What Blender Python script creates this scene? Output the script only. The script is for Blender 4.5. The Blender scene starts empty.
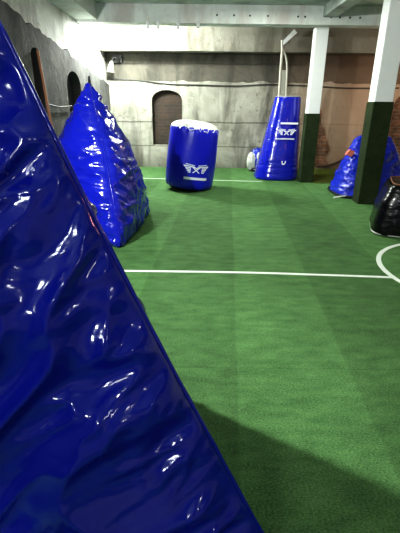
import bpy, bmesh, math, random
from mathutils import Vector, Matrix, noise, geometry
random.seed(7)
PI = math.pi
scn = bpy.context.scene
COL = scn.collection

# ------------------------------------------------------------------ camera
H = 1.5; PITCH = math.radians(21.7); ROLL = math.radians(0.7); F = 405.0
cam_d = bpy.data.cameras.new('camera'); cam = bpy.data.objects.new('camera', cam_d); COL.objects.link(cam)
cam_d.sensor_fit = 'VERTICAL'; cam_d.sensor_height = 36; cam_d.sensor_width = 27
cam_d.lens = F/533*36; cam_d.clip_start = 0.02
RM = Matrix.Rotation(PI/2-PITCH, 4, 'X') @ Matrix.Rotation(ROLL, 4, 'Z')
cam.matrix_world = Matrix.Translation((0, 0, H)) @ RM
scn.camera = cam
def ray(px, py):
    return (RM.to_3x3() @ Vector((px-200, 266.5-py, -F)))
def on_z(px, py, z=0.0):
    d = ray(px, py); return Vector((0, 0, H)) + d*((z-H)/d.z)
def on_y(px, py, y):
    d = ray(px, py); return Vector((0, 0, H)) + d*(y/d.y)
def on_x(px, py, x):
    d = ray(px, py); return Vector((0, 0, H)) + d*(x/d.x)

# ------------------------------------------------------------------ helpers
def link(name, me, mat=None, parent=None, loc=None, smooth=False):
    o = bpy.data.objects.new(name, me); COL.objects.link(o)
    if mat: me.materials.append(mat)
    if parent: o.parent = parent
    if loc is not None: o.location = loc
    if smooth:
        for p in me.polygons: p.use_smooth = True
    return o
def obj(name, bm, mat, parent=None, smooth=False, angle=None, loc=None):
    me = bpy.data.meshes.new(name); bmesh.ops.recalc_face_normals(bm, faces=bm.faces[:]); bm.to_mesh(me); bm.free()
    o = link(name, me, mat, parent, loc, smooth)
    if angle and smooth: me.set_sharp_from_angle(angle=angle)
    return o
def thing(name, label, cat, loc=(0, 0, 0), rotz=0, group=None):
    o = bpy.data.objects.new(name, None); COL.objects.link(o)
    o.empty_display_size = .1; o.location = loc; o.rotation_euler = (0, 0, rotz)
    return tag(o, label, cat, group)
def tag(o, label, cat, group=None):
    o['label'] = label; o['category'] = cat
    if group: o['group'] = group
    return o
def struct(o, label=None):
    o['kind'] = 'structure'
    if label: o['label'] = label
    return o
def bx(bm, x0, x1, y0, y1, z0, z1, bev=0):
    m = Matrix.Translation(((x0+x1)/2, (y0+y1)/2, (z0+z1)/2)) @ Matrix.Diagonal((x1-x0, y1-y0, z1-z0, 1))
    r = bmesh.ops.create_cube(bm, size=1, matrix=m)
    if bev:
        es = set(e for v in r['verts'] for e in v.link_edges)
        bmesh.ops.bevel(bm, geom=list(es), offset=bev, segments=2, affect='EDGES', profile=.6)
def tube(bm, pts, r, seg=8, cap=True):
    pts = [Vector(p) for p in pts]; rings = []
    rr = r if isinstance(r, (list, tuple)) else [r]*len(pts)
    up = Vector((0.13, 0.31, 0.94))
    for i, p in enumerate(pts):
        t = (pts[min(i+1, len(pts)-1)]-pts[max(i-1, 0)]).normalized()
        a = t.cross(up)
        if a.length < .1: a = t.cross(Vector((1, 0, 0)))
        a.normalize(); b = t.cross(a)
        rings.append([bm.verts.new(p+(a*math.cos(k*2*PI/seg)+b*math.sin(k*2*PI/seg))*rr[i]) for k in range(seg)])
    for i in range(len(rings)-1):
        for k in range(seg):
            bm.faces.new((rings[i][k], rings[i][(k+1) % seg], rings[i+1][(k+1) % seg], rings[i+1][k]))
    if cap:
        bm.faces.new(rings[0]); bm.faces.new(rings[-1])
def smooth_path(pts, n=8):
    P = [Vector(p) for p in pts]; out = []
    for i in range(len(P)-1):
        p0 = P[max(i-1, 0)]; p1 = P[i]; p2 = P[i+1]; p3 = P[min(i+2, len(P)-1)]
        for k in range(n):
            t = k/n
            out.append(.5*((2*p1)+(p2-p0)*t+(2*p0-5*p1+4*p2-p3)*t*t+(3*p1-p0-3*p2+p3)*t**3))
    out.append(P[-1]); return out
def sstep(a, b, x):
    t = max(0., min(1., (x-a)/(b-a))); return t*t*(3-2*t)
def nz(*a): return noise.noise(Vector(a))

# ------------------------------------------------------------------ materials
class NT:
    def __init__(s, name):
        s.m = bpy.data.materials.new(name); s.m.use_nodes = True
        s.t = s.m.node_tree; s.b = s.t.nodes['Principled BSDF']; s.tc = None
    def n(s, typ, **kw):
        x = s.t.nodes.new(typ)
        for k, v in kw.items():
            if hasattr(x, k): setattr(x, k, v)
            else: x.inputs[k.replace('_', ' ')].default_value = v
        return x
    def l(s, a, b): s.t.links.new(a, b)
    def coord(s, scale=(1, 1, 1), loc=(0, 0, 0), rot=(0, 0, 0), out='Object'):
        if not s.tc: s.tc = s.n('ShaderNodeTexCoord')
        mp = s.n('ShaderNodeMapping'); s.l(s.tc.outputs[out], mp.inputs['Vector'])
        mp.inputs['Scale'].default_value = scale; mp.inputs['Location'].default_value = loc; mp.inputs['Rotation'].default_value = rot
        return mp.outputs[0]
    def noise(s, vec, scale, detail=4, rough=.55, dist=0):
        x = s.n('ShaderNodeTexNoise'); s.l(vec, x.inputs['Vector'])
        x.inputs['Scale'].default_value = scale; x.inputs['Detail'].default_value = detail
        x.inputs['Roughness'].default_value = rough; x.inputs['Distortion'].default_value = dist
        return x.outputs['Fac']
    def ramp(s, fac, stops, interp='LINEAR'):
        x = s.n('ShaderNodeValToRGB'); s.l(fac, x.inputs[0]); cr = x.color_ramp; cr.interpolation = interp
        while len(cr.elements) < len(stops): cr.elements.new(.5)
        for e, (p, c) in zip(cr.elements, stops):
            e.position = p; e.color = (c, c, c, 1) if isinstance(c, (int, float)) else (*c, 1)
        return x.outputs[0]
    def mix(s, fac, a, b, mode='MIX'):
        x = s.n('ShaderNodeMix', data_type='RGBA', blend_type=mode)
        for sock, v in ((x.inputs[0], fac), (x.inputs[6], a), (x.inputs[7], b)):
            if isinstance(v, (int, float)): sock.default_value = v
            elif isinstance(v, tuple): sock.default_value = (*v, 1)
            else: s.l(v, sock)
        return x.outputs[2]
    def math(s, op, a, b=0.):
        x = s.n('ShaderNodeMath', operation=op)
        for i, v in enumerate((a, b)):
            if isinstance(v, (int, float)): x.inputs[i].default_value = v
            else: s.l(v, x.inputs[i])
        return x.outputs[0]
    def bump(s, h, strength=.3, dist=.01):
        x = s.n('ShaderNodeBump'); x.inputs['Strength'].default_value = strength; x.inputs['Distance'].default_value = dist
        s.l(h, x.inputs['Height']); s.l(x.outputs[0], s.b.inputs['Normal']); return x
    def base(s, c):
        if isinstance(c, tuple): s.b.inputs['Base Color'].default_value = (*c, 1)
        else: s.l(c, s.b.inputs['Base Color'])
    def set(s, **kw):
        for k, v in kw.items(): s.b.inputs[k.replace('_', ' ')].default_value = v

def plain(name, c, rough=.5, metal=0, var=.15, scale=12, bump=0):
    t = NT(name); v = t.coord()
    nf = t.noise(v, scale)
    t.base(t.mix(nf, tuple(x*(1-var) for x in c), tuple(min(1, x*(1+var)) for x in c)))
    t.set(Roughness=rough, Metallic=metal)
    if bump: t.bump(t.noise(v, scale*3), bump, .01)
    return t.m

def vinyl(name, c, rough=.16, bump=.35, bscale=9., spec=.5, coat=.25):
    t = NT(name); v = t.coord()
    nf = t.noise(v, 3., 3)
    t.base(t.mix(nf, tuple(x*.75 for x in c), tuple(min(1, x*1.2) for x in c)))
    t.set(Roughness=rough, Coat_Weight=coat, Coat_Roughness=.08)
    t.b.inputs['Specular IOR Level'].default_value = spec
    a = t.noise(v, bscale, 3, .5, 1.2); b = t.noise(t.coord((1, 1, 3.2)), bscale*.6, 2, .5, .6)
    t.bump(t.math('ADD', t.math('MULTIPLY', a, .5), b), bump, .02)
    return t.m

BLUE = (.006, .012, .34)
M = {}
M['blue_near'] = vinyl('blue_vinyl_near', (.004, .011, .28), .13, .4, 5, .5, .3)
M['blue'] = vinyl('blue_vinyl', (.005, .010, .33), .15, .35, 9)
M['blue_matte'] = vinyl('blue_vinyl_soft', (.005, .008, .42), .34, .12, 5, .4, .12)
M['blue_pale'] = vinyl('blue_vinyl_pale', (.012, .025, .42), .2, .8, 11)
M['black_vinyl'] = vinyl('black_vinyl', (.0015, .0015, .002), .24, .4, 7, .25, .05)
M['white_vinyl'] = vinyl('white_vinyl', (.62, .64, .58), .45, .2, 8)
M['print'] = plain('white_print', (.72, .74, .82), .5, 0, .08)
M['pink'] = plain('salmon_patch', (.75, .2, .16), .5)
M['line'] = plain('line_paint', (.62, .68, .60), .85, 0, .12, 40, .4)
M['shadow_black'] = plain('dark_rubber_shade', (.006, .006, .009), .6)
M['metal'] = plain('grey_metal', (.35, .36, .34), .45, .6)
M['dark_metal'] = plain('dark_metal', (.03, .03, .03), .5, .3)
M['pipe'] = plain('pale_pipe', (.45, .44, .38), .45)
M['hose'] = plain('dark_hose', (.035, .02, .013), .6)
M['wood'] = plain('worn_wood', (.20, .085, .04), .7, 0, .4, 20)

def turf(name, lo, hi, stripes=True, bs=1.):
    t = NT(name); v = t.coord()
    fine = t.noise(t.coord((85, 170, 85)), 1., 3, .8)
    mid = t.noise(t.coord((5, 12, 5)), 1., 4, .65)
    big = t.noise(v, .55, 3, .6)
    f = t.math('ADD', t.math('MULTIPLY', fine, .72), t.math('MULTIPLY', mid, .28))
    c = t.mix(t.ramp(f, [(.38, 0), (.63, 1)]), lo, hi)
    c = t.mix(t.ramp(big, [(.35, .72), (.65, 1.08)]), (0, 0, 0), c, 'MIX')
    if stripes:
        sx = t.n('ShaderNodeSeparateXYZ'); t.l(t.coord(), sx.inputs[0])
        wv = t.math('ADD', t.math('SUBTRACT', sx.outputs[0], t.math('MULTIPLY', sx.outputs[1], .062)), t.math('MULTIPLY', big, .05))
        fr = t.math('FRACT', t.math('MULTIPLY', t.math('ADD', wv, 150-.14), 1/1.5))
        band = t.ramp(fr, [(0, 1.0), (.45, 1.0), (.46, .82), (.99, .80), (1, 1.)])
        c = t.mix(1., c, band, 'MULTIPLY')
        fy = t.math('FRACT', t.math('MULTIPLY', t.math('ADD', sx.outputs[1], t.math('MULTIPLY', mid, .03)), 1/2.1))
        seam = t.ramp(fy, [(0, .7), (.006, 1), (1, 1)])
        c = t.mix(1., c, seam, 'MULTIPLY')
    t.base(c); t.set(Roughness=.9); t.b.inputs['Specular IOR Level'].default_value = .15
    t.bump(f, .8*bs, .02)
    return t.m
M['turf'] = turf('green_turf', (.034, .088, .028), (.155, .325, .112))
M['turf_far'] = turf('olive_turf', (.05, .075, .012), (.13, .17, .03), False)
M['turf_wrap'] = turf('dark_turf_wrap', (.010, .019, .007), (.042, .062, .025), False)

def plaster(name, lo, hi, stain=(.04, .04, .035), zline=None, joints=(), warm=None):
    t = NT(name); v = t.coord()
    n1 = t.noise(v, 1.1, 6, .68, .6); n2 = t.noise(v, 7, 5, .7, .3); n3 = t.noise(t.coord((1.4, 1.4, .35)), 1.6, 4, .6, .4)
    c = t.mix(t.ramp(n1, [(.3, 0), (.7, 1)]), lo, hi)
    c = t.mix(t.ramp(n2, [(.30, .7), (.42, 0), (1, 0)]), c, stain)
    c = t.mix(t.ramp(n3, [(.36, .75), (.52, 0)]), c, stain)
    sx = t.n('ShaderNodeSeparateXYZ'); t.l(v, sx.inputs[0])
    z = t.math('ADD', sx.outputs[2], t.math('MULTIPLY', t.math('SUBTRACT', n1, .5), .10))
    for j, w in joints:
        d = t.math('ABSOLUTE', t.math('SUBTRACT', z, j))
        c = t.mix(t.ramp(t.math('MULTIPLY', d, 10), [(0, .8), (w*10, .55), (w*18, 0)]), c, (.03, .028, .022))
    if zline:  # darker towards the floor
        c = t.mix(t.ramp(t.math('MULTIPLY', z, .4), [(0, .55), (zline*.4, 0)]), c, stain)
    if warm:
        x = t.math('MULTIPLY', t.math('SUBTRACT', sx.outputs[0], warm[0]), 1/warm[1])
        c = t.mix(t.ramp(t.math('ADD', x, t.math('MULTIPLY', t.math('SUBTRACT', n1, .5), .6)), [(0, 0), (1, .8)]), c, warm[2])
    t.base(c); t.set(Roughness=.9)
    t.bump(t.math('ADD', n1, t.math('MULTIPLY', n2, .5)), .6, .04)
    return t.m
M['wall_back'] = plaster('stained_plaster', (.17, .162, .135), (.44, .43, .37), (.045, .042, .034), .35, ((1.1, .012), (.53, .009)), (1.6, 2.2, (.42, .27, .18)))  # warm light near the right end is mixed into the plaster colour
M['wall_back_up'] = plaster('shaded_stained_plaster', (.035, .032, .026), (.12, .11, .088), (.03, .028, .022), None, ((2.42, .012),), (1.6, 2.5, (.17, .10, .06)))  # stained, and darkened further for the shade under the far beam
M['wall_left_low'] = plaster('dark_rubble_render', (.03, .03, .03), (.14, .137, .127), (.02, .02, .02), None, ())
M['wall_left_up'] = plaster('white_plaster', (.42, .43, .40), (.78, .79, .74), (.22, .21, .18))
M['ceiling'] = plaster('painted_concrete', (.36, .40, .38), (.50, .54, .51), (.22, .24, .22))
M['beam'] = plaster('painted_beam', (.46, .49, .47), (.68, .71, .68), (.40, .36, .34))
M['beam_far'] = plaster('old_beam', (.26, .245, .20), (.46, .44, .38), (.09, .08, .06), None, (), (-1.9, 2.2, (.085, .075, .055)))  # lamp falloff from bright left to dull right is put into the colour
M['post'] = plain('white_post_paint', (.74, .76, .76), .5, 0, .06, 4, .1)

def brick(name, c1, c2, mortar, rot=(PI/2, 0, 0)):
    t = NT(name); v = t.coord(rot=rot)
    b = t.n('ShaderNodeTexBrick'); t.l(v, b.inputs['Vector'])
    b.inputs['Color1'].default_value = (*c1, 1); b.inputs['Color2'].default_value = (*c2, 1); b.inputs['Mortar'].default_value = (*mortar, 1)
    b.inputs['Scale'].default_value = 1; b.inputs['Brick Width'].default_value = .24; b.inputs['Row Height'].default_value = .08
    b.inputs['Mortar Size'].default_value = .012; b.inputs['Bias'].default_value = -.1
    n = t.noise(t.coord(), 5, 5, .7)
    t.base(t.mix(t.ramp(n, [(.35, .75), (.6, .1)]), b.outputs['Color'], (.02, .017, .013)))
    t.set(Roughness=.95); t.bump(t.math('SUBTRACT', n, b.outputs['Fac']), .8, .02)
    return t.m
M['brick'] = brick('old_brick', (.055, .028, .018), (.025, .018, .014), (.04, .033, .026))
M['brick_warm'] = brick('warm_brick', (.30, .12, .06), (.16, .08, .05), (.25, .18, .12))
M['brick_side'] = brick('side_brick', (.11, .06, .04), (.07, .05, .04), (.13, .12, .1), (PI/2, 0, PI/2))

def loft(bm, rings, cap0=True, cap1=True):
    R = [[bm.verts.new(p) for p in r] for r in rings]
    n = len(R[0])
    for i in range(len(R)-1):
        for k in range(n):
            bm.faces.new((R[i][k], R[i][(k+1) % n], R[i+1][(k+1) % n], R[i+1][k]))
    if cap0: bm.faces.new(R[0][::-1])
    if cap1: bm.faces.new(R[-1])
# ------------------------------------------------------------------ room shell
XL, YB, ZC = -2.25, 10.7, 3.18
XR, YF = 6.5, -2.6
bm = bmesh.new(); bx(bm, XL-.3, XR+.3, YF-.3, YB+.6, -.12, 0); struct(obj('floor', bm, M['turf']), 'green artificial turf floor')
bm = bmesh.new(); bx(bm, XL-.3, XR+.3, YF-.3, YB+.6, ZC, ZC+.15); struct(obj('ceiling', bm, M['ceiling']), 'pale grey concrete ceiling')
bm = bmesh.new(); bx(bm, XR, XR+.2, YF, YB+.3, 0, ZC); struct(obj('wall_right', bm, M['wall_left_up']))
bm = bmesh.new(); bx(bm, XL-.2, XR+.2, YF-.2, YF, 0, ZC); struct(obj('wall_front', bm, M['wall_left_up']))

def arch(u0, u1, z0, z1, n=12):
    r = (u1-u0)/2; rise = min(r, .55*(u1-u0))*.62
    pts = [(u0, z0), (u1, z0)]
    for k in range(n+1):
        a = PI*k/n; pts.append(((u0+u1)/2+r*math.cos(a), z1-rise+rise*math.sin(a)))
    return pts
def holed_wall(name, outline, holes, P, depth, thick, mat):
    """P(u, z, d): d is how far behind the face. The arch holes get reveals."""
    loops = [[Vector((u, z, 0)) for u, z in outline]]+[[Vector((u, z, 0)) for u, z in h] for h in holes]
    tris = geometry.tessellate_polygon(loops); flat = [v for l in loops for v in l]
    bm = bmesh.new(); vs = [bm.verts.new(P(v.x, v.y, 0)) for v in flat]
    for t in tris:
        try: bm.faces.new([vs[i] for i in t])
        except ValueError: pass
    k = 0
    for li, l in enumerate(loops):
        n = len(l); d = thick if li == 0 else depth
        back = [bm.verts.new(P(v.x, v.y, d)) for v in l]
        for i in range(n):
            j = (i+1) % n
            bm.faces.new((vs[k+i], vs[k+j], back[j], back[i]))
        k += n
    o = obj(name, bm, mat); return struct(o)

# back wall: lower thicker leaf with a ragged top, upper stained leaf behind it, beam shade in its colour
TH = .10
def PB(u, z, d): return (u, YB+d, z)
def ragged(u0, u1, f, step=.12, amp=.025, s=0):
    out = []; u = u0
    while u < u1: out.append((u, f(u)+amp*nz(u*3.1, s, 0)+amp*.6*nz(u*9, s, 3))); u += step*random.uniform(.6, 1.3)
    out.append((u1, f(u1))); return out
bw0 = on_y(153, 145, YB); bw1 = on_y(182, 90, YB)
rt = ragged(XL-.05, XR, lambda u: 2.03, .15, .05, 5.)
win = arch(bw0.x, bw1.x, bw0.z, bw1.z)
dn0 = on_y(386, 150, YB)
door = arch(dn0.x, dn0.x+1.1, .02, 1.9)
holed_wall('wall_back', [(XL-.05, 0), (XR, 0)]+rt[::-1], [win, door], PB, .22, .3, M['wall_back'])['label'] = 'stained pale plaster back wall with ragged ledge'
bm = bmesh.new(); bx(bm, XL-.2, XR+.1, YB+.06, YB+.25, 1.97, ZC); struct(obj('trim_1', bm, M['wall_back_up']), 'stained upper strip of the back wall, beam shade in its colour')
bm = bmesh.new(); bx(bm, bw0.x-.05, bw1.x+.05, YB+.14, YB+.2, bw0.z-.05, bw1.z+.05); struct(obj('window_1', bm, M['brick']), 'bricked-up arched window in the back wall')
bm = bmesh.new(); bx(bm, dn0.x-.05, dn0.x+1.15, YB+.14, YB+.2, 0, 1.95); struct(obj('door_1', bm, M['brick_warm']), 'bricked-up arched doorway at right end of back wall')

# left wall: dark lower leaf with ragged falling top, white plaster above
def PL(u, z, d): return (XL-d, u, z)
def ledge(u):
    return 2.60-.115*(u-4.9) if u > 4.9 else 2.60+.05*(4.9-u)
rt = ragged(YF, YB+.05, ledge, .12, .10, 9.)
na = on_x(68, 95, XL); nb = on_x(81, 95, XL); nt = on_x(75, 62, XL)
ba = on_x(34, 80, XL); bb = on_x(46, 100, XL)
nich = arch(na.y, nb.y+.05, .12, ledge(nb.y)-.2); nich2 = arch(ba.y, bb.y, .12, ledge(bb.y)-.24)
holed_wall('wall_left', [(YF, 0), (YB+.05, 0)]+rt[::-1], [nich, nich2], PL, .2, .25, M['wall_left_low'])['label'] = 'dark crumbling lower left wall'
bm = bmesh.new(); st_ = [YF+(YB+.1-YF)*k/30 for k in range(31)]
loft(bm, [[Vector((XL-.06, u, ledge(u)-.16)), Vector((XL-.06, u, ZC)), Vector((XL-.3, u, ZC)), Vector((XL-.3, u, ledge(u)-.16))] for u in st_]); struct(obj('trim_2', bm, M['wall_left_up']), 'white plaster upper strip of the left wall')
bm = bmesh.new(); bx(bm, XL-.2, XL-.15, na.y-.05, nb.y+.1, .1, ledge(nb.y)-.18); struct(obj('window_2', bm, M['shadow_black']), 'dark arched niche in the left wall')  # near-black back plane puts the recess shade into its colour
bm = bmesh.new(); bx(bm, XL-.2, XL-.12, ba.y-.05, bb.y+.05, .1, ledge(bb.y)-.18); struct(obj('window_3', bm, M['brick_side']), 'bricked-up opening in the left wall')

# soffit boxing along the left wall
bm = bmesh.new(); bx(bm, XL-.06, XL+.33, YF, 8.45, 2.92, ZC); struct(obj('trim_3', bm, M['beam']), 'boxed soffit along the top of the left wall')

# beams
BY = 8.45
def beam(label, x0, x1, y0, y1, z0, z1, mat, bolts=()):
    t = thing('ceiling_beam', label, 'beam', ((x0+x1)/2, (y0+y1)/2, z0))
    cx, cy = (x0+x1)/2, (y0+y1)/2
    bm = bmesh.new(); bx(bm, x0-cx, x1-cx, y0-cy, y1-cy, 0, z1-z0, .008); obj('beam_body', bm, mat, t)
    for bxp, bz in bolts:
        bm = bmesh.new(); tube(bm, [(bxp-cx, y0-cy+.005, bz-z0), (bxp-cx, y0-cy-.012, bz-z0)], .018, 6); obj('bolt', bm, M['dark_metal'], t)
    return t
bolts = [(on_y(px, 15+(px-215)*.02, BY).x, on_y(px, 15+(px-215)*.02, BY).z) for px in (217, 234, 250, 268, 298, 305, 331, 340, 350, 360)]
b1_ = beam('pale painted beam with a row of dark bolts, carried by the far post', XL-.05, XR, BY, BY+.3, 2.88, ZC, M['beam'], bolts)
for px in (148, 158, 178, 198):
    p = on_y(px, 27, BY); bm = bmesh.new(); hh = random.uniform(.05, .09)
    bx(bm, p.x-2.1-.03, p.x-2.1+.03, -.16, -.152, -.0-hh, .03, .002); bx(bm, p.x-2.1-.03, p.x-2.1+.03, -.155, -.09, -hh, -hh+.01, .002); obj('hanger_clip', bm, M['metal'], b1_)
beam('stained second beam, light falloff in its colour, across the room close to the back wall', XL-.05, XR, 10.15, 10.45, 2.62, ZC, M['beam_far'])
beam('narrow lengthwise beam running overhead from the far post towards the viewer', 2.16, 2.40, -.5, BY, 3.0, ZC, M['ceiling'])

# ------------------------------------------------------------------ posts
def post(label, cx, cy, w, d, zsplit, ztop):
    t = thing('support_post', label, 'post', (cx, cy, 0), 0)
    bm = bmesh.new(); bx(bm, -w/2, w/2, -d/2, d/2, zsplit-.05, ztop, .018); obj('painted_shaft', bm, M['post'], t)
    bm = bmesh.new(); g = .013
    bx(bm, -w/2-g, w/2+g, -d/2-g, d/2+g, 0, zsplit, .012); obj('turf_wrap', bm, M['turf_wrap'], t)
    return t
def post_at(label, pxl, pxr, pyb, pys, dep, ztop):
    b = on_z((pxl+pxr)/2, pyb); yf = b.y
    l = on_y(pxl, pyb, yf); r = on_y(pxr, pyb, yf)
    # visible width = front face + sliver of the left side
    tot = r.x-l.x; side = dep*l.x/(yf+dep)
    w = tot-side
    zs = on_y((pxl+pxr)/2, pys, yf).z
    return post(label, r.x-w/2, yf+dep/2, w, dep, zs, ztop), yf
p1, y1 = post_at('far white post with turf-wrapped foot beside the tall blue tapered bunker', 298, 312, 182.5, 113.5, .20, 2.88)
p2, y2 = post_at('nearer white post with turf-wrapped foot in front of the small wrinkled wedge bunker', 352.5, 375.5, 204, 101.5, .26, ZC)
print('POST', p1.location, p2.location, y1, y2)

# ------------------------------------------------------------------ inflatable pyramid
def pyramid(name, label, center, rot, R, h, mat, N, bulge, wr, seed, fold=0., flare=.04, lean=(0, 0), pk=1., sh=1., fa=1., cap=1., fb=0., bf=(1, 1, 1)):
    t = thing(name, label, 'inflatable bunker', (center[0], center[1], 0), rot)
    A = Vector((lean[0], lean[1], h)); lift = .045
    B = [Vector((R*math.cos(a), R*math.sin(a), lift)) for a in (0, 2*PI/3, 4*PI/3)]
    cen = Vector((0, 0, h*.3))
    bm = bmesh.new()
    def fl(o): return flare+fb*max(0, o.x*math.cos(2*PI/3)+o.y*math.sin(2*PI/3))**2
    def place(P0, P1, P2, bary, nrm, hgt, is_base, fi=0):
        a, b, c = bary
        p = P0*a+P1*b+P2*c
        d0, d1, d2 = a*hgt[0], b*hgt[1], c*hgt[2]
        dm = min(d0, d1, d2)
        # shared, face independent: soft edge swelling and lumps
        rad = (p-cen); zf = p.z/h
        out = Vector((p.x-A.x*zf, p.y-A.y*zf, 0))
        if out.length > 1e-4: out.normalize()
        q = p*2.3+Vector((seed, seed*2, 0))
        tipf = 1-sstep(.82, 1., zf)
        shared = out*(fl(out)*math.sin(PI*min(1, zf*1.05))*tipf) + Vector((noise.noise(q), noise.noise(q+Vector((9, 3, 1))), 0))*.022*sh
        # corner rounding
        mx = max(a, b, c)
        if mx > .955:
            cc = (P0*(1/3)+P1*(1/3)+P2*(1/3)); shared += (cc-p)*((mx-.955)*.8)
        disp = 0
        if not is_base:
            prod = (27*max(a, 0)*max(b, 0)*max(c, 0))
            disp += bulge*bf[fi]*prod**.55
            w = sstep(0, .05, dm)
            # seam puckers, running square to each seam
            edges = ((P1, P2, d0, 1.), (P0, P2, d1, 1.), (P0, P1, d2, 1.))
            for k, (E0, E1, d, g) in enumerate(edges):
                tdir = (E1-E0).normalized(); s = (p-E0).dot(tdir)
                s += .12*nz(p.x*3, p.y*3, p.z*3+seed)+d*.35*math.sin(seed+k*2.1)
                f = 1-abs(nz(s*7.5, d*1.3, seed+k*17))*2
                f2 = 1-abs(nz(s*17, d*2.6, seed+k*31+5))*2
                disp += pk*bf[fi]**.7*w*(.030*(f-.45)*math.exp(-d/.22)+.014*(f2-.5)*math.exp(-d/.10))
            # long irregular creases over the middle
            qx = (p-P0).dot((P2-P1).normalized()); qy = (p-P0).dot(((P1+P2)*.5-P0).normalized())
            u = qx*math.cos(fold)+qy*math.sin(fold); v = -qx*math.sin(fold)+qy*math.cos(fold)
            wx = .22*nz(u*1.7, v*1.7, seed+3); wy = .22*nz(u*1.7+5, v*1.7, seed+8)
            f = 1-abs(nz((u+wx)*1.5, (v+wy)*5.2, seed+11))*2.2
            f = max(f, -.3)
            f3 = 1-abs(nz((u+wy)*3.6, (v+wx)*9, seed+23))*2.2; f4 = 1-abs(nz((u-wy)*7+v*2, (v+wy)*13, seed+57))*2.2
            m2 = sstep(-.3, .2, nz(u*2.1, v*2.1, seed+40)); m3 = sstep(-.1, .3, nz(u*2.6, v*2.6, seed+70))
            wi = sstep(0, .14, dm)
            disp += fa*wi*(.034*(max(f, 0)**1.6-.4)+.020*(max(f3, 0)**1.5-.4)*m2+.008*(max(f4, 0)**1.4-.4)*m3)
        return p+shared+nrm*disp
    faces = [(A, B[0], B[1]), (A, B[1], B[2]), (A, B[2], B[0])]
    for fi, (P0, P1, P2) in enumerate(faces+[(B[0], B[2], B[1])]):
        base = fi == 3
        nrm = (P1-P0).cross(P2-P0).normalized()
        if not base and nrm.dot((P0+P1+P2)/3-cen) < 0: nrm = -nrm
        area2 = (P1-P0).cross(P2-P0).length
        hgt = (area2/(P2-P1).length, area2/(P2-P0).length, area2/(P1-P0).length)
        grid = {}
        for i in range(N+1):
            for j in range(N+1-i):
                k = N-i-j
                grid[i, j] = bm.verts.new(place(P0, P1, P2, (k/N, i/N, j/N), nrm, hgt, base, fi if fi < 3 else 0))
        for i in range(N):
            for j in range(N-i):
                bm.faces.new((grid[i, j], grid[i+1, j], grid[i, j+1]))
                if i+j < N-1: bm.faces.new((grid[i+1, j], grid[i+1, j+1], grid[i, j+1]))
    bmesh.ops.remove_doubles(bm, verts=bm.verts[:], dist=.0006)
    zmin = min(v.co.z for v in bm.verts)
    for v in bm.verts:
        v.co.z -= zmin
        if v.co.z < .004: v.co.z = .0
    obj('vinyl_shell', bm, mat, t, True)
    # welded seams along the three upright edges
    for b in B:
        pts = []
        for k in range(41):
            s = k/40*.94+.03; p = A.lerp(b, s); zf = p.z/h
            o = Vector((p.x-A.x*zf, p.y-A.y*zf, 0)).normalized()
            q = p*2.3+Vector((seed, seed*2, 0)); tipf = 1-sstep(.82, 1., zf)
            p = p+o*(fl(o)*math.sin(PI*min(1, zf*1.05))*tipf)+Vector((noise.noise(q), noise.noise(q+Vector((9, 3, 1))), 0))*.022*sh
            pts.append(p+Vector((0, 0, -zmin)))
        bm = bmesh.new(); tube(bm, pts, [.007+.003*nz(k*.9, seed, 0) for k in range(41)], 6); obj('seam', bm, mat, t, True)
    bm = bmesh.new(); tp = A+Vector((0, 0, -zmin))
    tube(bm, [tp+Vector((0, 0, -.05)), tp+Vector((0, 0, -.01)), tp+Vector((0, 0, .015)), tp+Vector((0, 0, .03))], [.028*cap, .03*cap, .022*cap, .006*cap], 10)
    obj('tip_cap', bm, M['shadow_black'], t, True)
    return t

nc = (-.54, 1.18); ang = math.atan2(.88-nc[1], .31-nc[0])
pyramid('pyramid_bunker', 'large dark blue glossy pyramid bunker in the near left foreground', nc, ang, .92, 1.80, M['blue_near'], 170, .085, 1.15, 3.3, fold=-.60, flare=-.03, pk=.85, sh=.45, fa=1.7, cap=.6, fb=.11, bf=(.3, 1, 1))
fc = (-1.30, 5.12)
pyramid('pyramid_bunker', 'bright blue crinkled pyramid bunker standing against the left wall', fc, math.radians(-64), .95, 1.82, M['blue'], 130, .15, 1.1, 12.7, fold=.2, flare=.075, pk=1.5, sh=1., fa=.8, cap=.55)

# ------------------------------------------------------------------ lofted bunkers
def loft(bm, rings, cap0=True, cap1=True):
    R = [[bm.verts.new(p) for p in r] for r in rings]
    n = len(R[0])
    for i in range(len(R)-1):
        for k in range(n):
            bm.faces.new((R[i][k], R[i][(k+1) % n], R[i+1][(k+1) % n], R[i+1][k]))
    if cap0: bm.faces.new(R[0][::-1])
    if cap1: bm.faces.new(R[-1])
def superell(a, b, e, th):
    c, s = math.cos(th), math.sin(th)
    return (a*math.copysign(abs(c)**(2/e), c), b*math.copysign(abs(s)**(2/e), s))
def mark(bm, pts2, thick, surf):
    """polyline in local 2-D drawn as a thin strip on a surface function surf(u, v) -> point"""
    for (u0, v0), (u1, v1) in zip(pts2[:-1], pts2[1:]):
        L = math.hypot(u1-u0, v1-v0); n = max(2, int(L/.025)+1)
        du, dv = (u1-u0)/L, (v1-v0)/L; px, py = -dv*thick/2, du*thick/2
        prev = None
        for i in range(n+1):
            t = i/n; u, v = u0+(u1-u0)*t, v0+(v1-v0)*t
            pr = (bm.verts.new(surf(u+px, v+py)), bm.verts.new(surf(u-px, v-py)))
            if prev: bm.faces.new((prev[0], pr[0], pr[1], prev[1]))
            prev = pr
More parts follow.
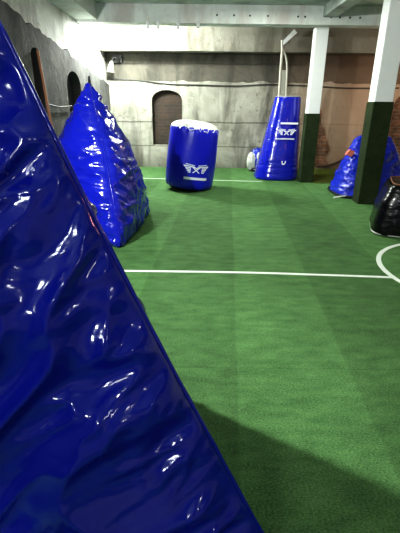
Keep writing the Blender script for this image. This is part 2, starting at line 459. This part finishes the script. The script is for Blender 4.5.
def emblem(bm, surf, s=1.):
    """winged crest: two bars over stepped wings meeting in a crossed centre"""
    k = .018*s
    for sg in (-1, 1):
        mark(bm, [(sg*.03*s, .085*s), (sg*.20*s, .115*s)], k, surf)
        mark(bm, [(sg*.05*s, .055*s), (sg*.24*s, .075*s)], k*1.3, surf)
        mark(bm, [(sg*.24*s, .075*s), (sg*.17*s, .015*s)], k, surf)
        mark(bm, [(sg*.10*s, .025*s), (sg*.20*s, .03*s)], k*1.3, surf)
        mark(bm, [(sg*.10*s, -.010*s), (sg*.19*s, -.005*s)], k*1.3, surf)
        mark(bm, [(sg*.10*s, -.045*s), (sg*.17*s, -.042*s)], k*1.3, surf)
        mark(bm, [(sg*.10*s, -.078*s), (sg*.15*s, -.078*s)], k*1.3, surf)
    mark(bm, [(-.07*s, .05*s), (.06*s, -.09*s)], k*1.2, surf)
    mark(bm, [(.07*s, .05*s), (-.06*s, -.09*s)], k*1.2, surf)
    mark(bm, [(-.05*s, .055*s), (0, .02*s), (.05*s, .055*s)], k*1.2, surf)
def lettering(bm, surf, w, hh, v, n):
    """a row too small to read: close-set strokes"""
    x = -w/2; st = w/n
    for i in range(n):
        mark(bm, [(x+st*.5, v-hh/2), (x+st*.5, v+hh/2)], st*.72, surf); x += st

# can -------------------------------------------------------------
cb = on_z(188, 191.5); cr = .455
canY = cb.y+.32
can = thing('can_bunker', 'upright blue cylinder bunker with a domed white top and winged emblem', 'inflatable bunker', (cb.x, canY, 0))
can.rotation_euler = (math.radians(-1), math.radians(6.2), 0)
can.location.z = .045
Hc = 1.10; NS = 128
def can_r(z):
    if z < .1: return cr*(.86+.14*math.sqrt(max(0, 1-((.1-z)/.1)**2)))
    if z > Hc-.12: return cr*(.90+.10*math.sqrt(max(0, 1-((z-Hc+.12)/.12)**2)))
    return cr*(1+.015*math.sin(PI*(z-.1)/(Hc-.2)))
def can_p(th, z, off=0, pk=True):
    r = can_r(z)+off
    if pk:
        e = math.exp(-(Hc-z)/.06); e2 = math.exp(-z/.09)
        r += (.020*e+.008*e2)*math.sin(th*27+4*nz(math.cos(th)*2, math.sin(th)*2, z*2))+.012*nz(math.cos(th)*2, math.sin(th)*2, z*1.5)
    return Vector((r*math.cos(th), r*math.sin(th), z))
bm = bmesh.new()
zs = [0, .01, .03, .06, .1, .15]+[.15+(Hc-.32)*k/16 for k in range(1, 17)]+[Hc-.14, Hc-.11, Hc-.08, Hc-.05, Hc-.025, Hc]
loft(bm, [[can_p(k*2*PI/NS, z) for k in range(NS)] for z in zs])
obj('side_wall', bm, M['blue_matte'], can, True)
bm = bmesh.new(); rings = []
for j in range(9):
    f = j/8
    ring = []
    for k in range(NS):
        th = k*2*PI/NS
        lo = Hc-.075+.06*abs(math.sin(th*9.5+nz(math.cos(th)*3, math.sin(th)*3, 5)*4))-.05*nz(math.cos(th)*7, math.sin(th)*7, 2)
        if j == 0: p = can_p(th, lo, .004)
        elif j == 1: p = can_p(th, Hc, .002); p.z = Hc+.004
        else:
            g = (j-1)/7; r = (can_r(Hc)+.002)*math.cos(g*PI/2*.99); p = Vector((r*math.cos(th), r*math.sin(th), Hc+.004+.10*math.sin(g*PI/2)))
            p.z += .006*math.sin(th*31)*(1-g)
        ring.append(p)
    rings.append(ring)
loft(bm, rings, False, True)
obj('domed_top', bm, M['white_vinyl'], can, True)
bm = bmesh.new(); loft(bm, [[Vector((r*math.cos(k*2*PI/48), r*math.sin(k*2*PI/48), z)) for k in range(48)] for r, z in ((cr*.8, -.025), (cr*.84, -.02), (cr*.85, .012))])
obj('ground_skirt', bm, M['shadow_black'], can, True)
th0 = math.radians(-90+14)
def csurf(v0):
    return lambda u, v: can_p(th0+u/cr, v0+v, .005, True)
bm = bmesh.new(); emblem(bm, (lambda f: (lambda u, v: f(u, v*.75)))(csurf(.385)), .98); obj('winged_emblem', bm, M['print'], can)
bm = bmesh.new(); mark(bm, [(-.21, 0), (.23, 0)], .045, csurf(.215)); obj('lettering_bar', bm, M['print'], can)
# temple -------------------------------------------------------------
tb = on_z(283, 181.5)
TX, TY = 1.67, tb.y+.53
tem = thing('tapered_bunker', 'tall blue tapered tower bunker behind the far post with white emblem', 'inflatable bunker', (TX, TY, 0), math.radians(-4))
ht = on_y(286, 97, TY-.1).z; SH = .14
def tem_p(th, z, off=0, wrk=True):
    f = z/ht
    a = .49*(1-f)+.27*f
    a *= 1
    if z < .07: a *= .90+.10*math.sqrt(max(0, 1-((.07-z)/.07)**2))
    if z > ht-.03: a *= .95+.05*math.sqrt(max(0, 1-((z-ht+.03)/.03)**2))
    x, y = superell(a, a, 2.7, th)
    p = Vector((x, y, z)); n = Vector((math.cos(th), math.sin(th), 0))
    w = 0
    if wrk:
        w = .020*(1-abs(nz(x*1.5, y*1.5+3, z*17))*2.2-.5)*math.exp(-abs(z-.28)/.16) + .006*nz(x*4, y*4, z*5)
    return p+n*(w+off)+Vector((SH*f, 0, 0))
NS = 120
bm = bmesh.new(); zs = [0, .01, .025, .045, .07]+[.07+(ht-.10)*k/70 for k in range(1, 71)]+[ht-.02, ht-.008, ht]
loft(bm, [[tem_p(k*2*PI/NS, z) for k in range(NS)] for z in zs]); obj('vinyl_shell', bm, M['blue'], tem, True, math.radians(60))
bm = bmesh.new(); loft(bm, [[Vector((*superell(a, a, 2.7, k*2*PI/60), z))+Vector((SH, 0, 0)) for k in range(60)] for a, z in ((.258, ht-.004), (.26, ht+.012), (.245, ht+.02))]); obj('top_panel', bm, M['metal'], tem, True)
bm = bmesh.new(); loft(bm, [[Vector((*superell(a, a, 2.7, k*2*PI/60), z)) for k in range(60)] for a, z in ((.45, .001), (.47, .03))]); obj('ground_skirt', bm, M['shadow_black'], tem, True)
def tsurf(v0, off=.012, u0=.04):
    def f(u, v):
        z = v0+v; fz = z/ht; a = (.49*(1-fz)+.27*fz)*(1+.03*math.sin(PI*fz))
        return Vector((u+u0+SH*fz, -a-off, z))
    return f
def tz(py): return on_y(290, py, TY-.42).z
bm = bmesh.new(); mark(bm, [(-.14, 0), (.22, 0)], .035, tsurf(tz(123.5))); obj('lettering_bar', bm, M['print'], tem)
bm = bmesh.new(); emblem(bm, (lambda f: (lambda u, v: f(u, v*.72)))(tsurf(tz(132.5), .012, .05)), .8); obj('winged_emblem', bm, M['print'], tem)
bm = bmesh.new(); lettering(bm, tsurf(tz(139)), .38, .024, 0, 16); obj('small_lettering', bm, M['print'], tem)
bm = bmesh.new(); mark(bm, [(-.035, .035), (-.03, -.015), (0, -.04), (.03, -.015), (.035, .035)], .02, tsurf(tz(162.5), .012, .08)); obj('shield_mark', bm, M['print'], tem)

# pale wrinkled bunker behind the nearer post --------------------------------
wb = on_z(340, 199.5); WY = wb.y+.52
wl = on_y(331, 192, WY-.1).x; wr_ = on_y(407, 192, WY-.1).x
WX = (wl+wr_)/2+.05
wz = on_y(370, 135, WY).z
wtl = on_y(357.5, 140, WY).x-WX; wtr = on_y(389, 137, WY).x-WX
wed = thing('wedge_bunker', 'small blue wrinkled wedge bunker behind the nearer turf-wrapped post', 'inflatable bunker', (WX, WY, 0))
bm = bmesh.new(); rings = []; NS = 110; hw = (wr_-wl)/2
for i in range(61):
    f = i/60; z = wz*f; ring = []
    xl = -hw*(1-f)+wtl*f - .03*math.sin(PI*f); xr = hw*(1-f)+wtr*f + .01*math.sin(PI*f); ay = .44*(1-f)**.9+.05
    sc = 1.
    if f < .05: sc = .93+.07*math.sqrt(1-((.05-f)/.05)**2)
    if f > .96: sc = .6+.4*math.sqrt(max(0, 1-((f-.96)/.04)**2))
    for k in range(NS):
        th = k*2*PI/NS; x, y = superell((xr-xl)/2*sc, ay*sc, 5., th)
        p = Vector((x+(xl+xr)/2, y, z)); n = Vector((math.cos(th), math.sin(th), .2))
        w = .022*(1-abs(nz(x*4+2+z*3, y*3, z*7-x*4))*2.2-.4)+.016*(1-abs(nz(x*9, y*9+4, z*12+x*10))*2-.4)
        ring.append(p+n*w*sstep(0, .05, f))
    rings.append(ring)
loft(bm, rings); obj('vinyl_shell', bm, M['blue_pale'], wed, True)
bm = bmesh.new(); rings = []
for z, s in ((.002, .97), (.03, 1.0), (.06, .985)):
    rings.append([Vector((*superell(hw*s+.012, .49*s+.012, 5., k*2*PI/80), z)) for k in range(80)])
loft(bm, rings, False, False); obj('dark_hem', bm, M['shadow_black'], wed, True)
pp = on_y(350.5, 153, WY-.20)
bm = bmesh.new(); u = Vector((.42, -.25, .87)); q = Vector((.95, .1, -.3)); c0 = Vector((pp.x-WX, pp.y-WY, pp.z))
vs = [bm.verts.new(c0+u*a*.055+q*b*.05+Vector((0, -.012+.01*(a*b), 0))) for a, b in ((-1, -1), (-1, 1), (0, 1.15), (1, 1), (1, -1), (0, -1.15))]
bm.faces.new(vs); r = bmesh.ops.extrude_face_region(bm, geom=bm.faces[:]); bmesh.ops.translate(bm, verts=[g for g in r['geom'] if isinstance(g, bmesh.types.BMVert)], vec=(0, .07, 0))
obj('salmon_patch', bm, M['pink'], wed)
bm = bmesh.new(); c1 = on_z(338, 196.5, .03); tube(bm, smooth_path([(c1.x-WX-.10, c1.y-WY-.06, .02), (c1.x-WX, c1.y-WY-.08, .045), (c1.x-WX+.11, c1.y-WY-.05, .05)]), [.012]*17, 8); obj('white_tether', bm, M['white_vinyl'], wed, True)

# black bunker at right edge -------------------------------------------------
kb = on_z(373, 244); KY = kb.y+.60; hk = on_y(395, 179, KY+.30).z
KX = on_y(372, 236, KY-.42).x+.80
blk = thing('low_bunker', 'low glossy black bunker at the right edge beside the white circle line', 'inflatable bunker', (KX, KY, 0), math.radians(-20))
bm = bmesh.new(); rings = []; NS = 100
def blk_p(th, f):
    a = .62*(1-f)+.48*f
    sc = 1.
    if f < .05: sc = .97+.03*math.sqrt(1-((.05-f)/.05)**2)
    if f > .92: sc = .92+.08*math.sqrt(max(0, 1-((f-.92)/.08)**2))
    x, y = superell(a*sc, a*.85*sc, 6, th)
    w = .008*(1-abs(nz(x*3, y*3+6, f*4))*2-.4)+.012*nz(x*4, y*4, f*3)+.03*math.sin(PI*f)
    return Vector((x+math.cos(th)*w, y+math.sin(th)*w, .006+hk*f))
for i in range(41): rings.append([blk_p(k*2*PI/NS, i/40) for k in range(NS)])
loft(bm, rings); obj('vinyl_shell', bm, M['black_vinyl'], blk, True)
bm = bmesh.new(); pts = []
for k in range(61):
    th = k*2*PI/60; x, y = superell(.48*.93, .48*.93*.85, 6, th); pts.append((x, y, hk+.010))
tube(bm, pts, .006, 6, False); obj('tan_piping', bm, M['wood'], blk, True)
bm = bmesh.new(); pts = []
for k in range(61):
    th = k*2*PI/60; x, y = superell(.62*.98, .62*.85*.98, 6, th); pts.append((x, y, .024))
tube(bm, pts, .012, 6, False); obj('base_piping', bm, M['metal'], blk, True)

# crumpled blue and white bunker peeping out behind the temple ----------------
q0 = on_z(254, 171.5); QY = q0.y+.1
QX = on_y(254.5, 165, QY).x
qh = on_y(255, 147, QY).z
cru = thing('slumped_bunker', 'small slumped navy and white bunker peeping out left of the tapered tower', 'inflatable bunker', (QX, QY, 0))
def blob(cx, cy, cz, rx, ry, rz, seed, amp=.2, sub=4, flat=True):
    bm = bmesh.new(); bmesh.ops.create_icosphere(bm, subdivisions=sub, radius=1)
    for v in bm.verts:
        n = v.co.normalized(); d = 1+amp*(1-abs(noise.noise(n*2.2+Vector((seed, 0, 0))))*2.5)+amp*.35*noise.noise(n*6+Vector((0, seed, 0)))
        v.co = Vector((cx+n.x*rx*d, cy+n.y*ry*d, max(0 if flat else -9, cz+n.z*rz*d)))
    return bm
obj('navy_shell', blob(.06, .05, qh*.42, .20, .17, qh*.47, 4), M['blue_pale'], cru, True)
obj('white_panel', blob(-.09, -.06, qh*.40, .10, .10, qh*.36, 8), M['white_vinyl'], cru, True)
obj('white_patch', blob(.075, -.13, qh*.62, .045, .04, .09, 2, flat=False), M['white_vinyl'], cru, True)
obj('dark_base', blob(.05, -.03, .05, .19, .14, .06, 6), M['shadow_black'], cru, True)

# ------------------------------------------------------------------ floor lines
def strip(name, pts, w, label):
    pts = [Vector((p[0], p[1], 0)) for p in pts]; bm = bmesh.new(); L = []; R = []
    for i, p in enumerate(pts):
        t = (pts[min(i+1, len(pts)-1)]-pts[max(i-1, 0)]).normalized(); n = Vector((-t.y, t.x, 0))
        ww = w/2*(1+.10*nz(p.x*9, p.y*9, 2))
        L.append((p+n*ww)); R.append((p-n*ww))
    top = [[bm.verts.new((v.x, v.y, .004)) for v in s] for s in (L, R)]
    bot = [[bm.verts.new((v.x, v.y, 0.0)) for v in s] for s in (L, R)]
    for i in range(len(pts)-1):
        bm.faces.new((top[0][i], top[0][i+1], top[1][i+1], top[1][i]))
        bm.faces.new((top[0][i], top[0][i+1], bot[0][i+1], bot[0][i])); bm.faces.new((top[1][i], top[1][i+1], bot[1][i+1], bot[1][i]))
    return tag(obj(name, bm, M['line']), label, 'floor line')
a = on_z(118, 270.8); m_ = on_z(240, 272.6); b = on_z(391, 277.5)
d = (a-m_).normalized(); a = a+d*1.2
strip('pitch_line', smooth_path([a, on_z(124, 271), m_, on_z(320, 275), b], 16), .038, 'long white halfway line crossing the turf behind the near pyramid')
# circle through three seen points
c1, c2, c3 = on_z(399, 245), on_z(378.5, 259), on_z(399, 281)
ax, ay, bx_, by_, cx_, cy_ = c1.x, c1.y, c2.x, c2.y, c3.x, c3.y
D = 2*(ax*(by_-cy_)+bx_*(cy_-ay)+cx_*(ay-by_))
ux = ((ax*ax+ay*ay)*(by_-cy_)+(bx_*bx_+by_*by_)*(cy_-ay)+(cx_*cx_+cy_*cy_)*(ay-by_))/D
uy = ((ax*ax+ay*ay)*(cx_-bx_)+(bx_*bx_+by_*by_)*(ax-cx_)+(cx_*cx_+cy_*cy_)*(bx_-ax))/D
rad = math.hypot(ax-ux, ay-uy); print('CIRCLE', ux, uy, rad)
strip('circle_line', [(ux+rad*math.cos(k*2*PI/90), uy+rad*math.sin(k*2*PI/90)) for k in range(91)], .048, 'curved white circle line in front of the black bunker')
a = on_z(140, 178.2); b = on_z(262, 181.6)
strip('boundary_line', [a+(b-a)*k/20 for k in range(21)], .035, 'thin white boundary line on the turf near the back wall')
# olive turf strip by the wall at right
s0 = on_z(312, 183.2); s1 = on_z(318, 171.5)
bm = bmesh.new(); bx(bm, s0.x+.05, XR-.3, s0.y-.02, YB-.02, 0, .012, .003); tag(obj('turf_strip', bm, M['turf_far']), 'olive turf strip laid along the back wall at right', 'turf')

# ------------------------------------------------------------------ wall fittings
# fixture on the back wall in the left corner
fx = on_y(113, 66, YB-.15)
lt = thing('wall_lamp', 'small pale bell-shaped lamp on a dark bracket high in the far left corner', 'lamp', (fx.x, YB, fx.z))
bm = bmesh.new(); bx(bm, -.02, .20, -.03, .10, .08, .26, .01); obj('mounting_plate', bm, M['dark_metal'], lt)
bm = bmesh.new(); tube(bm, smooth_path([(.14, -.02, .10), (.12, -.14, .14), (.03, -.17, .18), (-.02, -.17, .08)]), .018, 8); obj('bracket_arm', bm, M['dark_metal'], lt, True)
bm = bmesh.new(); tube(bm, [(-.02, -.17, .10), (-.03, -.17, .06), (-.05, -.18, -.04), (-.06, -.18, -.13)], [.02, .045, .065, .085], 16, False)
obj('lamp_shade', bm, M['white_vinyl'], lt, True)
bm = bmesh.new(); bmesh.ops.create_uvsphere(bm, u_segments=12, v_segments=8, radius=.035, matrix=Matrix.Translation((-.045, -.18, -.04))); obj('bulb', bm, M['white_vinyl'], lt, True)

# cable along the ledge of the back wall
cp = [on_y(px, py, YB-.03) for px, py in ((107, 78), (122, 79.5), (140, 80.5), (158, 83), (176, 84.5), (200, 85), (235, 86), (270, 84.5), (310, 86), (345, 88), (399, 88))]
bm = bmesh.new(); tube(bm, smooth_path(cp, 6), .012, 6); tag(obj('wall_cable', bm, M['dark_metal'], None, True), 'dark cable sagging along the ledge of the back wall', 'cable')
# second thin cable on the left wall
cp = [on_x(px, py, XL+.03) for px, py in ((48, 104), (60, 107), (72, 106))]
bm = bmesh.new(); tube(bm, smooth_path(cp, 6), .010, 6); tag(obj('hanging_cable', bm, M['dark_metal'], None, True), 'thin dark cable hanging low on the left wall', 'cable')
# vertical pipes rising behind the temple to the slanted bracket
PYy = 10.0
pr = thing('conduit_run', 'pair of pale conduits rising behind the tapered tower to the beam', 'pipe', on_y(281, 96, PYy)*1)
base = Vector(pr.location)
z0 = on_y(280, 125, PYy)
def lp(px, py, y=PYy): return on_y(px, py, y)-base
bm = bmesh.new(); tube(bm, smooth_path([Vector((lp(276, 150).x, 0, -base.z)), lp(276.5, 128), lp(279, 95), lp(280.5, 70), lp(282, 52), lp(282, 40)]), .028, 8); obj('conduit', bm, M['pipe'], pr, True)
bm = bmesh.new(); tube(bm, smooth_path([Vector((lp(285.5, 150).x, 0, -base.z)), lp(285.5, 128), lp(286, 95), lp(287, 70), lp(286, 58), lp(282.5, 48), lp(282, 40)]), .020, 8); obj('conduit', bm, M['pipe'], pr, True)
bm = bmesh.new(); a_, b_ = lp(277.5, 100), lp(286, 100)
c_ = lp(281, 66); e_ = lp(286.5, 66)
vs = [bm.verts.new(v+Vector((0, .03, 0))) for v in (lp(277.8, 125), lp(285.8, 125), lp(286.5, 70), lp(281, 70))]
bm.faces.new(vs); r = bmesh.ops.extrude_face_region(bm, geom=bm.faces[:]); bmesh.ops.translate(bm, verts=[g for g in r['geom'] if isinstance(g, bmesh.types.BMVert)], vec=(0, .02, 0))
obj('backing_strip', bm, M['pipe'], pr)
bm = bmesh.new(); A_ = [lp(283, 41), lp(283.5, 45), lp(297, 33), lp(294, 29.5)]
fr = [bm.verts.new(v+Vector((0, -.03, 0))) for v in A_]; bm.faces.new(fr)
r = bmesh.ops.extrude_face_region(bm, geom=bm.faces[:]); bmesh.ops.translate(bm, verts=[g for g in r['geom'] if isinstance(g, bmesh.types.BMVert)], vec=(0, .10, 0))
obj('slanted_bracket', bm, M['post'], pr)
# dark hose drooping at right, exposed brick patch
hp = [on_y(px, py, YB-.05) for px, py in ((318, 166), (326, 166), (335, 163.5), (344, 159), (352, 152), (362, 146), (386, 140))]
bm = bmesh.new(); tube(bm, smooth_path(hp), .028, 8); tag(obj('slack_hose', bm, M['hose'], None, True), 'dark hose drooping against the right part of the back wall', 'hose')
bm = bmesh.new(); outl = []
for px, py in ((317, 104), (322, 112), (321, 122), (325, 130), (327, 141), (330, 150), (325, 157), (328, 164), (318, 167), (313, 166), (312, 104)):
    p = on_y(px, py, YB-.012); outl.append(bm.verts.new(p))
bm.faces.new(outl); r = bmesh.ops.extrude_face_region(bm, geom=bm.faces[:]); bmesh.ops.translate(bm, verts=[g for g in r['geom'] if isinstance(g, bmesh.types.BMVert)], vec=(0, .03, 0))
struct(obj('trim_4', bm, M['brick_warm']), 'patch of exposed brick on the back wall beside the far post')
# leaning stick by the left wall
lean0 = on_x(43, 92, XL+.10); lean1 = on_x(37.5, 50, XL+.03)
bm = bmesh.new(); bot = Vector((XL+.16, lean0.y+.25, 0)); tube(bm, [bot, lean1], [.022, .018], 8); tag(obj('wooden_pole', bm, M['wood'], None, True), 'thin brown wooden pole leaning on the left wall', 'pole')

0 and print('LOC', {o.name: tuple(round(x, 2) for x in o.location) for o in bpy.data.objects if o.get('category')}, 'hk', hk, 'wz', wz, hw, 'ht', ht)
# ------------------------------------------------------------------ lights
def area(name, loc, target, size, power, color=(1, 1, 1), sy=None, spread=None):
    l = bpy.data.lights.new(name, 'AREA'); l.energy = power; l.color = color; l.size = size
    if sy: l.shape = 'RECTANGLE'; l.size_y = sy
    o = bpy.data.objects.new(name, l); COL.objects.link(o); o.location = loc
    o.rotation_euler = (Vector(target)-Vector(loc)).to_track_quat('-Z', 'Y').to_euler(); return o
def point(name, loc, power, color=(1, 1, 1), r=.08):
    l = bpy.data.lights.new(name, 'POINT'); l.energy = power; l.color = color; l.shadow_soft_size = r
    o = bpy.data.objects.new(name, l); COL.objects.link(o); o.location = loc; return o
point('flood_far_left', (-1.85, 9.2, 2.98), 620, (.95, 1, .93), .10)
area('flood_near_left', (-2.12, 1.74, 2.66), (2.2, 4.4, 0), .08, 270, (.95, 1, .95))
area('ceiling_fill', (1.0, 7.2, 3.1), (1.0, 7.2, 0), 1.0, 75, (.97, 1, .90), .6)  # general fill added below the ceiling, no fitting there
area('behind_fill', (-1.3, -1.6, 2.6), (-.6, 1.2, .8), .45, 36, (.80, .88, 1), .12)
point('fill_behind_left', (-1.7, -.5, 2.3), 14, (.85, .92, 1), .09)  # unseen point light added for highlights on the near pyramid
point('fill_behind_right', (1.6, -1.2, 2.7), 14, (.9, .92, 1), .05)  # unseen point light behind the camera
point('warm_right', (4.8, 8.8, 2.4), 55, (1, .74, .58), .12)
point('pink_right', (2.7, 2.2, 2.5), 22, (1, .42, .42), .06)
w = bpy.data.worlds.new('world'); scn.world = w; w.use_nodes = True
w.node_tree.nodes['Background'].inputs[0].default_value = (.5, .55, .6, 1); w.node_tree.nodes['Background'].inputs[1].default_value = .22
scn.view_settings.view_transform = 'Standard'; scn.view_settings.look = 'Medium High Contrast'
scn.view_settings.exposure = 0.0
